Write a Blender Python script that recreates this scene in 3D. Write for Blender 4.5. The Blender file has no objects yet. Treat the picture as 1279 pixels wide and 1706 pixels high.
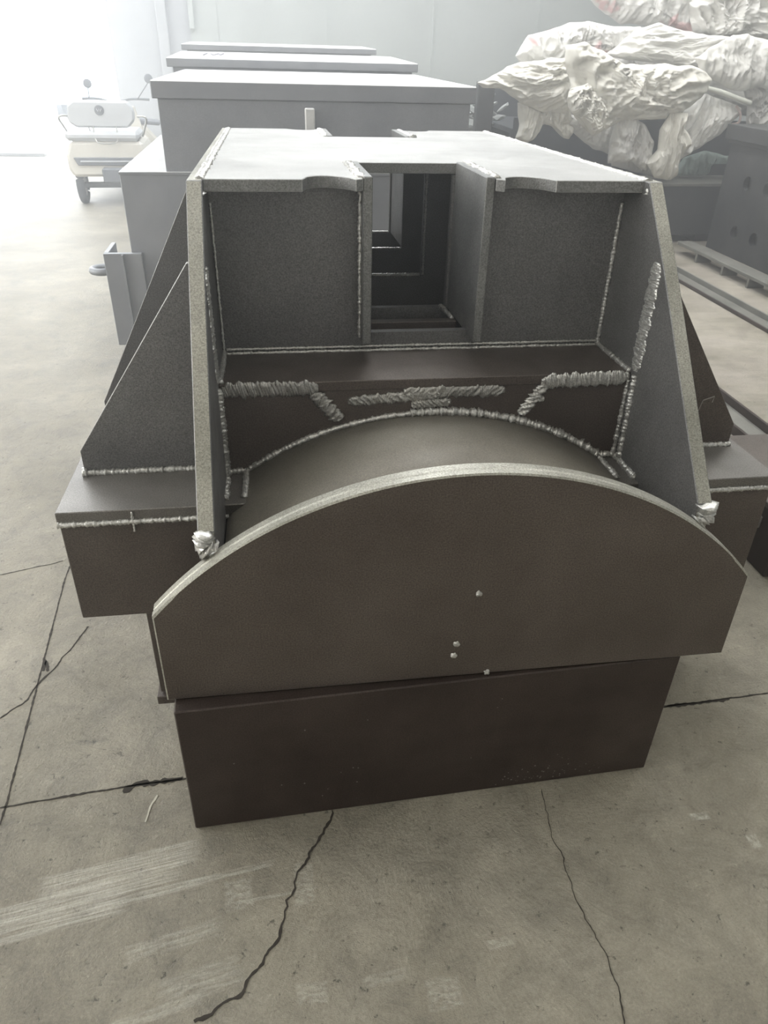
import bpy, bmesh, math, random
from mathutils import Vector, Matrix, noise
random.seed(7)
S = bpy.context.scene
COL = S.collection
PI = math.pi

# ------------------------------------------------------------------ camera
W, H, F = 1279.0, 1706.0, 1210.25
C = Vector((-0.37194, -1.21551, 1.6))
FW = Vector((0.12880046, 0.83290412, -0.53822038))
RT = Vector((0.99018109, -0.13775231, 0.02378453))
UP = Vector((0.05433086, 0.5359991, 0.84246847))
cam = bpy.data.cameras.new('camera')
cam.sensor_fit = 'HORIZONTAL'; cam.sensor_width = 36.0; cam.lens = 36.0 * F / W
cam.clip_end = 300
co = bpy.data.objects.new('camera', cam); COL.objects.link(co)
co.matrix_world = Matrix((
    (RT.x, UP.x, -FW.x, C.x), (RT.y, UP.y, -FW.y, C.y), (RT.z, UP.z, -FW.z, C.z), (0, 0, 0, 1)))
S.camera = co

# ------------------------------------------------------------------ light
S.view_settings.view_transform = 'Standard'
S.view_settings.look = 'None'
S.view_settings.gamma = 1.0
S.view_settings.exposure = 0.3
S.view_settings.use_curve_mapping = False
world = bpy.data.worlds.new('sky'); S.world = world
world.use_nodes = True
bg = world.node_tree.nodes['Background']
bg.inputs[0].default_value = (0.93, 0.97, 1.0, 1); bg.inputs[1].default_value = 10.5

def area(name, loc, rot, sx, sy, power, color=(1, 1, 1), portal=False):
    l = bpy.data.lights.new(name, 'AREA'); l.shape = 'RECTANGLE'; l.size = sx; l.size_y = sy
    l.energy = power; l.color = color
    if portal: l.cycles.is_portal = True
    o = bpy.data.objects.new(name, l); COL.objects.link(o); o.location = loc; o.rotation_euler = rot
    return o
# unseen overhead area lamps, added to light tops and leave fronts dimmer
area('overhead_fill', (-4.4, 6.6, 6.4), (0, math.radians(-8), 0), 2.0, 12.0, 480, (0.95, 0.985, 1.0))
area('overhead_fill', (0.8, 6.6, 6.4), (0, 0, 0), 2.2, 8.0, 620, (0.96, 0.985, 1.0))
area('overhead_fill', (4.8, 3.6, 6.4), (0, 0, 0), 1.6, 8.0, 300, (1.0, 0.985, 0.95))
area('overhead_fill', (-1.0, -3.6, 6.4), (0, 0, 0), 5.0, 1.6, 40, (1.0, 0.92, 0.78))
# unseen lamp added on the left to brighten the floor there
area('side_fill', (-8.85, 1.2, 3.0), (0, math.radians(-90), 0), 3.2, 7.0, 700, (1.0, 0.985, 0.94))
# daylight through the big gate
area('gate_daylight', (-5.6, 13.2, 2.6), (math.radians(-90), 0, 0), 6.0, 5.0, 1, portal=True)

# ------------------------------------------------------------------ helpers
def tag(o, label=None, cat=None, group=None, kind=None):
    if label: o['label'] = label
    if cat: o['category'] = cat
    if group: o['group'] = group
    if kind: o['kind'] = kind
    return o

def empty(name, loc=(0, 0, 0), rot=(0, 0, 0), label=None, cat=None, group=None):
    o = bpy.data.objects.new(name, None); COL.objects.link(o)
    o.location = loc; o.rotation_euler = rot; o.empty_display_size = 0.1
    return tag(o, label, cat, group)

def obj(name, bm, mats, parent=None, smooth=False, loc=None, rot=None):
    bmesh.ops.recalc_face_normals(bm, faces=bm.faces)
    me = bpy.data.meshes.new(name); bm.to_mesh(me); bm.free()
    if not isinstance(mats, (list, tuple)): mats = [mats]
    for m in mats: me.materials.append(m)
    if smooth:
        for f in me.polygons: f.use_smooth = True
    o = bpy.data.objects.new(name, me); COL.objects.link(o)
    if parent: o.parent = parent
    if loc: o.location = loc
    if rot: o.rotation_euler = rot
    return o

def bevel(bm, w, seg=1):
    if w > 0:
        es = [e for e in bm.edges if len(e.link_faces) == 2 and e.calc_face_angle(0) > 0.5]
        bmesh.ops.bevel(bm, geom=es, offset=w, segments=seg, affect='EDGES', profile=0.5, clamp_overlap=True)

def box(x0, x1, y0, y1, z0, z1, bv=0.002, bm=None):
    b = bmesh.new()
    vs = [b.verts.new(p) for p in ((x0, y0, z0), (x1, y0, z0), (x1, y1, z0), (x0, y1, z0),
                                   (x0, y0, z1), (x1, y0, z1), (x1, y1, z1), (x0, y1, z1))]
    for f in ((0, 1, 2, 3), (4, 5, 6, 7), (0, 1, 5, 4), (1, 2, 6, 5), (2, 3, 7, 6), (3, 0, 4, 7)):
        b.faces.new([vs[i] for i in f])
    bmesh.ops.recalc_face_normals(b, faces=b.faces)
    bevel(b, bv)
    return merge(bm, b)

def merge(bm, b):
    if bm is None: return b
    me = bpy.data.meshes.new('tmp'); b.to_mesh(me); b.free(); bm.from_mesh(me)
    bpy.data.meshes.remove(me)
    return bm

def prism(pts, axis, a0, a1, bv=0.0015, bm=None, edge_mat=None, holes=()):
    """extrude a 2D outline. axis 'y': pts are (x,z); 'x': (y,z); 'z': (x,y)"""
    def P(u, v, a):
        return {'y': (u, a, v), 'x': (a, u, v), 'z': (u, v, a)}[axis]
    b = bmesh.new()
    lo = [b.verts.new(P(u, v, a0)) for u, v in pts]; hi = [b.verts.new(P(u, v, a1)) for u, v in pts]
    n = len(pts)
    b.faces.new(lo); b.faces.new(hi)
    for i in range(n):
        f = b.faces.new((lo[i], lo[(i + 1) % n], hi[(i + 1) % n], hi[i]))
        if edge_mat: f.material_index = edge_mat
    bmesh.ops.recalc_face_normals(b, faces=b.faces)
    bevel(b, bv)
    return merge(bm, b)

def tube(path, r, seg=8, bm=None, ripple=0.0, flat=1.0, caps=True, pitch=0.007, seed=0):
    b = bm or bmesh.new()
    path = [Vector(p) for p in path]
    rings = []
    n = len(path)
    for i, p in enumerate(path):
        t = (path[min(i + 1, n - 1)] - path[max(i - 1, 0)])
        t.normalize()
        ref = Vector((0, 0, 1)) if abs(t.z) < 0.9 else Vector((0, 1, 0))
        u = t.cross(ref).normalized(); v = t.cross(u).normalized()
        rr = r
        if ripple:
            s = i * 0.37 + seed
            rr = r * (1 + ripple * (noise.noise(Vector((s * 1.1, seed, 0))) * 1.0 + (0.45 if i % 3 == 0 else -.22)))
        ring = []
        for k in range(seg):
            a = 2 * PI * k / seg
            q = p + (u * math.cos(a) + v * math.sin(a) * flat) * rr
            if ripple:
                q += Vector((noise.noise(q * 90), noise.noise(q * 90 + Vector((9, 0, 0))), noise.noise(q * 90 + Vector((0, 9, 0))))) * r * ripple
            ring.append(b.verts.new(q))
        rings.append(ring)
    for i in range(n - 1):
        for k in range(seg):
            b.faces.new((rings[i][k], rings[i][(k + 1) % seg], rings[i + 1][(k + 1) % seg], rings[i + 1][k]))
    if caps and n > 1:
        b.faces.new(rings[0]); b.faces.new(rings[-1])
    return b

def resample(pts, step):
    pts = [Vector(p) for p in pts]; out = [pts[0]]
    for a, b in zip(pts, pts[1:]):
        L = (b - a).length; k = max(1, int(L / step))
        for i in range(1, k + 1): out.append(a.lerp(b, i / k))
    return out

def smooth_path(pts, n=12):
    pts = [Vector(p) for p in pts]; out = []
    for i in range(len(pts) - 1):
        p0 = pts[max(i - 1, 0)]; p1 = pts[i]; p2 = pts[i + 1]; p3 = pts[min(i + 2, len(pts) - 1)]
        for k in range(n):
            t = k / n
            out.append(0.5 * ((2 * p1) + (p2 - p0) * t + (2 * p0 - 5 * p1 + 4 * p2 - p3) * t * t + (3 * p1 - p0 - 3 * p2 + p3) * t ** 3))
    out.append(pts[-1]); return out

def ray(px, py): return FW + RT * ((px - W / 2) / F) - UP * ((py - H / 2) / F)
def at(px, py, Y):
    d = ray(px, py); return C + d * ((Y - C.y) / d.y)
def atz(px, py, z):
    d = ray(px, py); return C + d * ((z - C.z) / d.z)

# ------------------------------------------------------------------ materials
def newmat(name):
    m = bpy.data.materials.new(name); m.use_nodes = True
    nt = m.node_tree; b = nt.nodes['Principled BSDF']
    return m, nt, b
def nd(nt, t, **kw):
    n = nt.nodes.new(t)
    for k, v in kw.items():
        if k in n.inputs: n.inputs[k].default_value = v
        else: setattr(n, k, v)
    return n
def ramp(nt, src, stops):
    r = nt.nodes.new('ShaderNodeValToRGB'); nt.links.new(src, r.inputs[0])
    e = r.color_ramp.elements
    e[0].position, e[0].color = stops[0][0], stops[0][1]; e[1].position, e[1].color = stops[-1][0], stops[-1][1]
    for p, c in stops[1:-1]:
        x = e.new(p); x.color = c
    return r.outputs[0]
def g(v, a=1): return (v, v, v, a)
def c3(r, gg, b): return (r, gg, b, 1)

def steel(name, dark, light, rough=0.5, metal=0.55, speck=0.5, bump=0.4, scale=1.0, blotch=0.0, spec=0.5):
    m, nt, b = newmat(name); L = nt.links.new
    tc = nd(nt, 'ShaderNodeTexCoord')
    n1 = nd(nt, 'ShaderNodeTexNoise', Scale=3.5 * scale, Detail=6.0, Roughness=0.6); L(tc.outputs['Object'], n1.inputs['Vector'])
    n2 = nd(nt, 'ShaderNodeTexNoise', Scale=300.0 * scale, Detail=3.0, Roughness=0.7); L(tc.outputs['Object'], n2.inputs['Vector'])
    base = ramp(nt, n1.outputs['Fac'], [(0.35, dark), (0.68, light)])
    sp = ramp(nt, n2.outputs['Fac'], [(0.30, g(1 - speck)), (0.72, g(1 + speck))])
    mx = nd(nt, 'ShaderNodeMix', data_type='RGBA', blend_type='MULTIPLY'); mx.inputs[0].default_value = 1
    L(base, mx.inputs[6]); L(sp, mx.inputs[7])
    L(mx.outputs[2], b.inputs['Base Color'])
    b.inputs['Metallic'].default_value = metal
    b.inputs['Specular IOR Level'].default_value = spec
    n3 = nd(nt, 'ShaderNodeTexNoise', Scale=12.0 * scale, Detail=5.0); L(tc.outputs['Object'], n3.inputs['Vector'])
    rr = ramp(nt, n3.outputs['Fac'], [(0.3, g(rough - 0.06)), (0.7, g(rough + 0.08))]); L(rr, b.inputs['Roughness'])
    bp = nd(nt, 'ShaderNodeBump', Strength=bump, Distance=0.0012); L(n2.outputs['Fac'], bp.inputs['Height']); L(bp.outputs[0], b.inputs['Normal'])
    return m

def plain(name, col, rough=0.6, metal=0.0, var=0.12, scale=8.0, bump=0.0, bscale=60.0):
    m, nt, b = newmat(name); L = nt.links.new
    tc = nd(nt, 'ShaderNodeTexCoord')
    n1 = nd(nt, 'ShaderNodeTexNoise', Scale=scale, Detail=5.0); L(tc.outputs['Object'], n1.inputs['Vector'])
    lo = tuple(v * (1 - var) for v in col) + (1,); hi = tuple(min(1, v * (1 + var)) for v in col) + (1,)
    L(ramp(nt, n1.outputs['Fac'], [(0.3, lo), (0.7, hi)]), b.inputs['Base Color'])
    b.inputs['Roughness'].default_value = rough; b.inputs['Metallic'].default_value = metal
    if bump:
        n2 = nd(nt, 'ShaderNodeTexNoise', Scale=bscale, Detail=4.0); L(tc.outputs['Object'], n2.inputs['Vector'])
        bp = nd(nt, 'ShaderNodeBump', Strength=bump, Distance=0.004); L(n2.outputs['Fac'], bp.inputs['Height']); L(bp.outputs[0], b.inputs['Normal'])
    return m

M_scale = steel('mill_scale_steel', c3(.090, .074, .064), c3(.128, .108, .095), rough=.43, metal=.35)
M_wall = steel('grey_plate_steel', c3(.125, .124, .122), c3(.175, .173, .170), rough=.43, metal=.35)  # haze veil over the upper plates put into a paler base
M_top = steel('dusty_sheen_steel', c3(.34, .34, .335), c3(.47, .47, .46), rough=.42, metal=.15, speck=.25)  # pale dust, with the bright grazing reflection also put into the base colour
M_box = steel('dark_brown_steel', c3(.036, .026, .022), c3(.064, .048, .041), rough=.5, metal=.3)
M_wing = steel('gate_sheen_steel', c3(.135, .125, .115), c3(.20, .19, .175), rough=.38, metal=.35, speck=.45)  # gate reflection on the wing tops put into a lighter base
M_slot = steel('ground_plate_steel', c3(.16, .162, .158), c3(.24, .24, .235), rough=.42, metal=.4)
M_drum = steel('rolled_drum_steel', c3(.165, .150, .122), c3(.225, .207, .172), rough=.62, metal=.12, speck=.3)
M_edge = steel('flame_cut_edge', c3(.25, .245, .21), c3(.42, .41, .36), rough=.42, metal=.5, speck=.45, bump=.5)
M_weld = steel('weld_metal', c3(.42, .42, .40), c3(.72, .71, .68), rough=.32, metal=.6, speck=.4, bump=.6, scale=.7)
M_gouge = steel('gouged_metal', c3(.28, .275, .26), c3(.52, .51, .48), rough=.34, metal=.6, speck=.4, bump=.6)
M_bgsteel = steel('hazed_grey_steel', c3(.24, .25, .27), c3(.30, .31, .33), rough=.5, metal=.3, speck=.15, bump=.05)  # part of the bluish haze veil is put into this base colour
M_bgtop = steel('pale_top_steel', c3(.55, .55, .55), c3(.68, .68, .67), rough=.5, metal=.1, speck=.1, bump=.05)  # paler base for upward faces and the lug
M_rail = steel('rail_steel', c3(.17, .17, .15), c3(.25, .245, .22), rough=.5, metal=.4, speck=.2)
M_hole = steel('drilled_plate', c3(.055, .057, .057), c3(.08, .08, .08), rough=.5, metal=.3, speck=.15)

def concrete():
    m, nt, b = newmat('worn_concrete'); L = nt.links.new
    tc = nd(nt, 'ShaderNodeTexCoord'); V = tc.outputs['Object']
    n1 = nd(nt, 'ShaderNodeTexNoise', Scale=1.3, Detail=8.0, Roughness=0.62); L(V, n1.inputs['Vector'])
    base = ramp(nt, n1.outputs['Fac'], [(0.30, c3(.172, .155, .118)), (0.50, c3(.255, .233, .182)), (0.72, c3(.375, .346, .280))])
    n2 = nd(nt, 'ShaderNodeTexNoise', Scale=7.0, Detail=12.0, Roughness=0.78, Distortion=0.8); L(V, n2.inputs['Vector'])
    f2 = ramp(nt, n2.outputs['Fac'], [(0.32, g(.66)), (0.5, g(1.0)), (0.70, g(1.24))])
    mx = nd(nt, 'ShaderNodeMix', data_type='RGBA', blend_type='MULTIPLY'); mx.inputs[0].default_value = 1
    L(base, mx.inputs[6]); L(f2, mx.inputs[7]); cur = mx.outputs[2]
    # small pits and dark specks
    vo = nd(nt, 'ShaderNodeTexNoise', Scale=38.0, Detail=6.0, Roughness=0.75); L(V, vo.inputs['Vector'])
    pits = ramp(nt, vo.outputs['Fac'], [(0.34, g(.38)), (0.40, g(1.0)), (0.60, g(1.0)), (0.68, g(1.3))])
    mx = nd(nt, 'ShaderNodeMix', data_type='RGBA', blend_type='MULTIPLY'); mx.inputs[0].default_value = 1
    L(cur, mx.inputs[6]); L(pits, mx.inputs[7]); cur = mx.outputs[2]
    # scraped / stained patches, plus the block's painted shadow: (x, y, half length, half width, angle, colour, amount, streak scale)
    pale, mid, dk = c3(.58, .56, .49), c3(.50, .48, .41), c3(.13, .122, .098)
    P = [(-0.80, -0.185, .17, .030, .16, pale, .8, 90), (-0.86, -0.235, .20, .022, .16, pale, .8, 90),
         (-0.95, -0.285, .17, .030, .16, pale, .75, 80), (-0.74, -0.255, .13, .012, .16, pale, .7, 60), (-0.55, -0.225, .10, .008, .14, mid, .7, 40),
         (-0.53, -0.275, .03, .035, .1, mid, .7, 40), (-0.66, -0.36, .10, .020, .2, mid, .6, 50), (-0.60, -0.45, .08, .03, .2, mid, .6, 50),
         (-0.70, -0.50, .10, .012, .2, mid, .6, 40), (-0.385, -0.27, .022, .05, 0, mid, .7, 60), (-0.45, -0.29, .10, .004, .08, mid, .7, 20),
         (0.602, -0.219, .024, .010, 0, pale, .9, 20), (0.70, -0.30, .014, .018, 0, pale, .8, 20), (0.025, -0.452, .03, .010, .1, mid, .8, 30),
         (-0.116, -0.534, .035, .03, 0, mid, .7, 50), (-0.23, -0.49, .05, .012, .1, mid, .5, 50), (-0.379, -0.50, .03, .02, 0, mid, .7, 60),
         (0.52, -0.51, .16, .035, -1.0, dk, .5, 5), (0.63, -0.47, .10, .06, .5, dk, .35, 5),
         (0.05, -0.30, .26, .16, .1, dk, .40, 4), (-0.20, -0.20, .22, .06, .05, dk, .35, 4),  # broad dark patches paint the block's soft shadow into the floor
         (-0.94, .199, .05, .010, .1, c3(.05, .06, .065), .8, 8), (0.25, -0.36, .16, .09, .6, dk, .35, 5),
         (3.2, 3.0, 1.6, 3.6, 0, c3(.50, .45, .40), .75, .8)]
    for x, y, hl, hw, a, col, amt, ss in P:
        mp = nd(nt, 'ShaderNodeMapping', vector_type='TEXTURE'); L(V, mp.inputs['Vector'])
        mp.inputs['Location'].default_value = (x, y, 0); mp.inputs['Rotation'].default_value = (0, 0, a); mp.inputs['Scale'].default_value = (hl, hw, 1)
        wob = nd(nt, 'ShaderNodeVectorMath', operation='MULTIPLY_ADD'); L(n2.outputs['Color'], wob.inputs[0]); wob.inputs[1].default_value = (.5, .5, 0)
        L(mp.outputs[0], wob.inputs[2])
        of = nd(nt, 'ShaderNodeVectorMath', operation='ADD'); L(wob.outputs[0], of.inputs[0]); of.inputs[1].default_value = (-.25, -.25, 0)
        fl = nd(nt, 'ShaderNodeVectorMath', operation='ABSOLUTE'); L(of.outputs[0], fl.inputs[0])
        sx = nd(nt, 'ShaderNodeSeparateXYZ'); L(fl.outputs[0], sx.inputs[0])
        ln = nd(nt, 'ShaderNodeMath', operation='MAXIMUM'); L(sx.outputs[0], ln.inputs[0]); L(sx.outputs[1], ln.inputs[1])
        mk = nd(nt, 'ShaderNodeMapRange', clamp=True); L(ln.outputs['Value'], mk.inputs['Value'])
        mk.inputs['From Min'].default_value = 1.08 if col[0] > .3 else 1.3; mk.inputs['From Max'].default_value = 0.8 if col[0] > .3 else .2
        ns = nd(nt, 'ShaderNodeTexNoise', Scale=1.0, Detail=6.0, Roughness=.7)
        m2 = nd(nt, 'ShaderNodeMapping'); L(mp.outputs[0], m2.inputs['Vector']); m2.inputs['Scale'].default_value = (1.1, ss * hw * 2.4, 1)
        L(m2.outputs[0], ns.inputs['Vector'])
        st = ramp(nt, ns.outputs['Fac'], [(0.40, g(0)), (0.60, g(1))])
        mm = nd(nt, 'ShaderNodeMath', operation='MULTIPLY'); L(mk.outputs[0], mm.inputs[0]); L(st, mm.inputs[1])
        m3 = nd(nt, 'ShaderNodeMath', operation='MULTIPLY'); L(mm.outputs[0], m3.inputs[0]); m3.inputs[1].default_value = amt * .72
        x2 = nd(nt, 'ShaderNodeMix', data_type='RGBA'); L(m3.outputs[0], x2.inputs[0]); L(cur, x2.inputs[6]); x2.inputs[7].default_value = col
        cur = x2.outputs[2]
    L(cur, b.inputs['Base Color'])
    rr = ramp(nt, n2.outputs['Fac'], [(0.3, g(.46)), (0.7, g(.66))]); L(rr, b.inputs['Roughness'])
    fn = nd(nt, 'ShaderNodeTexNoise', Scale=150.0, Detail=4.0, Roughness=.8); L(V, fn.inputs['Vector'])
    fr = ramp(nt, fn.outputs['Fac'], [(0.3, g(.80)), (0.7, g(1.2))])
    mx = nd(nt, 'ShaderNodeMix', data_type='RGBA', blend_type='MULTIPLY'); mx.inputs[0].default_value = 1
    L(cur, mx.inputs[6]); L(fr, mx.inputs[7]); L(mx.outputs[2], b.inputs['Base Color'])
    hs = nd(nt, 'ShaderNodeMath', operation='ADD'); L(vo.outputs['Fac'], hs.inputs[0]); L(n2.outputs['Fac'], hs.inputs[1])
    bp = nd(nt, 'ShaderNodeBump', Strength=.8, Distance=0.012); L(hs.outputs[0], bp.inputs['Height']); L(bp.outputs[0], b.inputs['Normal'])
    return m
M_floor = concrete()
M_crack = plain('crack_shadow_dirt', (.035, .03, .024), rough=.95)
M_hallwall = plain('painted_grey_panel', (.52, .56, .55), rough=.6, var=.05, scale=1.5)
M_whitewall = plain('white_plaster', (.50, .52, .55), rough=.7, var=.05, scale=2)
M_ceil = plain('roof_sheet', (.55, .55, .54), rough=.7)
M_ground = plain('outdoor_concrete', (.62, .62, .60), rough=.8)

# ------------------------------------------------------------------ setting
def struct(name, bm, m, parent=None):
    o = obj(name, bm, m, parent)
    if not parent: o['kind'] = 'structure'
    return o
floor = struct('floor', box(-9, 8, -6, 13.2, -.2, 0, 0), M_floor)
struct('ceiling', box(-9, 8, -6, 13.2, 6.6, 6.75, 0), M_ceil)
struct('wall_right', box(7.9, 8.1, -6, 13.2, 0, 6.6, 0), M_hallwall)
struct('wall_left', box(-9.1, -8.9, -6, 13.2, 0, 6.6, 0), M_ceil)
struct('wall_front', box(-9, 8, -6.1, -5.9, 0, 6.6, 0), M_ceil)
# back wall: grey panelling on the right, white plastered pier beside the open gate
struct('wall_back', box(-1.52, 8, 13.0, 13.2, 0, 6.6, 0), M_hallwall)
struct('wall_gate', box(-2.78, -1.52, 13.05, 13.2, 0, 6.6, 0), M_whitewall)
struct('wall_lintel', box(-9, -2.78, 13.05, 13.2, 5.2, 6.6, 0), M_whitewall)
struct('ground_outside', box(-40, 12, 13.2, 60, -.2, -.02, 0), M_ground)
struct('trim_1', box(-2.02, -1.86, 12.9, 13.04, 0, 6.6, .01), M_whitewall)
struct('trim_2', box(-1.52, -1.44, 12.9, 13.0, 1.78, 6.6, .01), M_hallwall)
for i, x in enumerate((-1.12, 0.66, 2.4, 4.2, 6.0)):
    struct('trim_%d' % (i + 3), box(x, x + .035, 12.985, 13.0, 0, 6.6, 0), M_hallwall)

# joints and cracks in the slab (thin filled gaps)
def strip(name, pts, w, jit=0.0, step=.02, z=.0012, mat=M_crack, seed=0):
    step = min(step, .006)
    pts = resample([(p[0], p[1], z) for p in pts], step); bm = bmesh.new(); prev = None; n = len(pts)
    for i, p in enumerate(pts):
        t = (pts[min(i + 3, n - 1)] - pts[max(i - 3, 0)]).normalized(); nrm = Vector((-t.y, t.x, 0)); q_ = i * step
        off = (noise.noise(Vector((q_ * 22, seed, 0))) + .45 * noise.noise(Vector((q_ * 75, seed, 0)))) * jit
        ww = w * (0.35 + 1.1 * abs(noise.noise(Vector((q_ * 45, seed + 5, 3)))) + .6 * abs(noise.noise(Vector((q_ * 11, seed + 8, 3))))) * .5
        a = bm.verts.new(p + nrm * (off + ww)); b = bm.verts.new(p + nrm * (off - ww))
        if prev: bm.faces.new((prev[0], a, b, prev[1]))
        prev = (a, b)
    ex = bmesh.ops.extrude_face_region(bm, geom=bm.faces[:])
    for v in [e for e in ex['geom'] if isinstance(e, bmesh.types.BMVert)]: v.co.z -= .004
    return obj(name, bm, mat, floor)
def G(px, py): p = atz(px, py, 0); return (p.x, p.y)
def gp(*q): return [G(a, b) for a, b in q]
strip('expansion_joint', gp((0, 1375), (12, 1335), (60, 1150), (108, 965), (160, 830), (300, 480)), .006, .0012, seed=1)
strip('expansion_joint', gp((0, 1346), (110, 1327), (215, 1310), (305, 1298), (700, 1240), (1102, 1178), (1180, 1168), (1279, 1155)), .007, .002, seed=2)
strip('crack', gp((205, 1320), (228, 1306), (262, 1303), (304, 1297)), .018, .006, seed=3)
strip('crack', gp((0, 1197), (45, 1166), (63, 1140), (84, 1120), (115, 1085), (147, 1044)), .006, .006, seed=4)
strip('crack', gp((72, 1118), (76, 1100), (80, 1118)), .02, .004, seed=9)
strip('crack', gp((553, 1350), (540, 1385), (512, 1432), (488, 1470), (478, 1510), (466, 1562), (440, 1600), (400, 1650), (372, 1672), (325, 1706)), .008, .012, seed=5)
strip('crack', gp((902, 1315), (912, 1360), (918, 1395), (940, 1430), (950, 1480), (975, 1530), (1010, 1590), (1030, 1650), (1040, 1706)), .0028, .007, seed=6)
strip('crack', gp((1110, 1177), (1160, 1172), (1215, 1165)), .014, .005, seed=7)
strip('crack', gp((0, 958), (60, 945), (105, 935)), .004, .004, seed=8)
# dark strip of the gate threshold
struct('trim_8', box(-6.5, -3.95, 12.3, 12.5, 0, .05, .01), plain('threshold_steel', (.18, .18, .18), .7))
strip('crack', gp((242, 1370), (250, 1345), (262, 1325)), .010, .004, seed=11, mat=plain('chipped_concrete', (.46, .44, .37), .9))

# ------------------------------------------------------------------ the big weldment in front
T = math.radians(-1.2)
HS = empty('steel_weldment', (-0.01302, -0.07514, 0.03177), (T, 0, 0),
           'large dark steel weldment with curved front flange, triangular gussets and slotted top plate', 'machine part')
def part(name, bm, mats=M_scale, smooth=False, label=None):
    o = obj(name, bm, mats, HS, smooth)
    if label: o['label'] = label
    return o

xe, zb, R_, zc, t_ = .6418, .3735, .8565, .0371, .0461
ang0 = math.acos(xe / R_)
pts = [(-xe, zb), (xe, zb)] + [(R_ * math.cos(a), zc + R_ * math.sin(a)) for a in [ang0 + (PI - 2 * ang0) * i / 72 for i in range(73)]]
def rimmed():
    b = bmesh.new(); n = len(pts); rows = []
    for y, ins in ((0, .004), (.003, .0005), (.017, .0), (.021, .0022), (.026, .0005), (t_ - .003, .0), (t_, .004)):
        rows.append([b.verts.new((x - ins * math.copysign(1, x) * (.3 if i > 1 and abs(x) < .6 else 1), y, z - (ins if i > 1 else -ins))) for i, (x, z) in enumerate(pts)])
    for r0, r1 in zip(rows, rows[1:]):
        for i in range(n):
            f = b.faces.new((r0[i], r0[(i + 1) % n], r1[(i + 1) % n], r1[i])); f.material_index = 1
    b.faces.new(rows[0]); b.faces.new(rows[-1])
    return b
part('flange_plate', rimmed(), [M_scale, M_edge])

# drum shell behind the flange: a thick rolled plate
r = .8183; Yd = .4598
def arc(rad, xm, n=48, z0=-.0015):
    a0 = math.acos(xm / rad); return [(rad * math.cos(a), z0 + rad * math.sin(a)) for a in [a0 + (PI - 2 * a0) * i / n for i in range(n + 1)]]
dr = arc(r, .503) + [(-x, z) for x, z in arc(r - .03, .503)]
part('drum_shell', prism(dr, 'y', t_ - .002, Yd + .02, 0), M_drum, smooth=False)
for f in bpy.data.objects['drum_shell'].data.polygons:
    if abs(f.normal.y) < .3: f.use_smooth = True

a_, ai, Zt = .5393, .5059, 1.3331
Yb, Zbs, Yk, Zk, Yt, Yr, Zs, Yback, Zw = .0522, .7635, .4013, 1.1665, .559, .6722, .9095, 2.1061, .6766
for s in (-1, 1):
    poly = [(Yb, .50), (Yb, Zbs), (Yk, Zk), (Yt - .004, Zt), (Yback, Zt), (Yback, .50)]
    part('side_plate', prism(poly, 'x', min(s * ai, s * a_), max(s * ai, s * a_), .002, edge_mat=1), [M_wall, M_edge])

# web plate with arched underside, shelf plate, front wall with slot
web = [(ai, Zs - .022), (-ai, Zs - .022), (-ai, .60)] + [(x, z) for x, z in reversed(arc(r + .004, .50, 40))] + [(ai, .60)]
part('web_plate', prism(web, 'y', Yd, Yd + .03, 0), M_scale)
part('shelf_plate', box(-ai, ai, Yd - .004, Yr + .03, Zs - .024, Zs, .0015), M_scale)
sl, so_, Yn, Zsill = .1318, .1536, .9201, .957
part('front_wall', prism([(-ai, Zs), (ai, Zs), (ai, Zt - .026), (so_, Zt - .026), (so_, Zsill), (-so_, Zsill), (-so_, Zt - .026), (-ai, Zt - .026)], 'y', Yr, Yr + .024, 0), M_wall)
# top plate, H-shaped: slot notches and shallow arc cut-outs at both ends
def cut(x0, x1, y0, d, n=10, sgn=1):
    return [(x0 + (x1 - x0) * i / n, y0 + sgn * d * math.sin(PI * (i / n) ** .75) ** .6) for i in range(n + 1)]
Yf = .578; Yq = 1.745; Ybk = Yback
f_l = [(-ai, Yf), (-.292, Yf)] + cut(-.290, -.172, Yf + .006, .062)
f_r = cut(.172, .290, Yf + .006, .062)[:] + [(.292, Yf), (ai, Yf)]
b_r = [(ai, Ybk), (.285, Ybk)] + cut(.283, .172, Ybk - .004, .05, sgn=-1)
b_l = cut(-.172, -.283, Ybk - .004, .05, sgn=-1) + [(-.285, Ybk), (-ai, Ybk)]
top = f_l + [(-.1545, Yf + .02), (-.1545, Yn), (.1545, Yn), (.1545, Yf + .02)] + f_r + b_r + \
      [(.1545, Ybk - .02), (.1545, Yq), (-.1545, Yq), (-.1545, Ybk - .02)] + b_l
part('top_plate', prism(top, 'z', Zt - .026, Zt, .0015, edge_mat=1), [M_top, M_slot], label='pale dusty steel top plate with painted sheen and slot notches')
for s in (-1, 1):
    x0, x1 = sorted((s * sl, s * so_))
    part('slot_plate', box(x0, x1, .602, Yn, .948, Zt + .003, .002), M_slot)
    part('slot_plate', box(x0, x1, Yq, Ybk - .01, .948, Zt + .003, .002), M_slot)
# inner diaphragms with the same slot opening, and the rear wall
for Y in (.915, 1.30, 1.72, 2.05):
    zt = Zt - .03
    part('diaphragm', prism([(-ai, .72), (ai, .72), (ai, zt), (.125, zt), (.125, .952), (-.125, .952), (-.125, zt), (-ai, zt)], 'y', Y, Y + .022, 0), M_wall)
part('slot_sill', box(-.13, .13, .78, .81, .70, .95, .002), M_scale)

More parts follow.
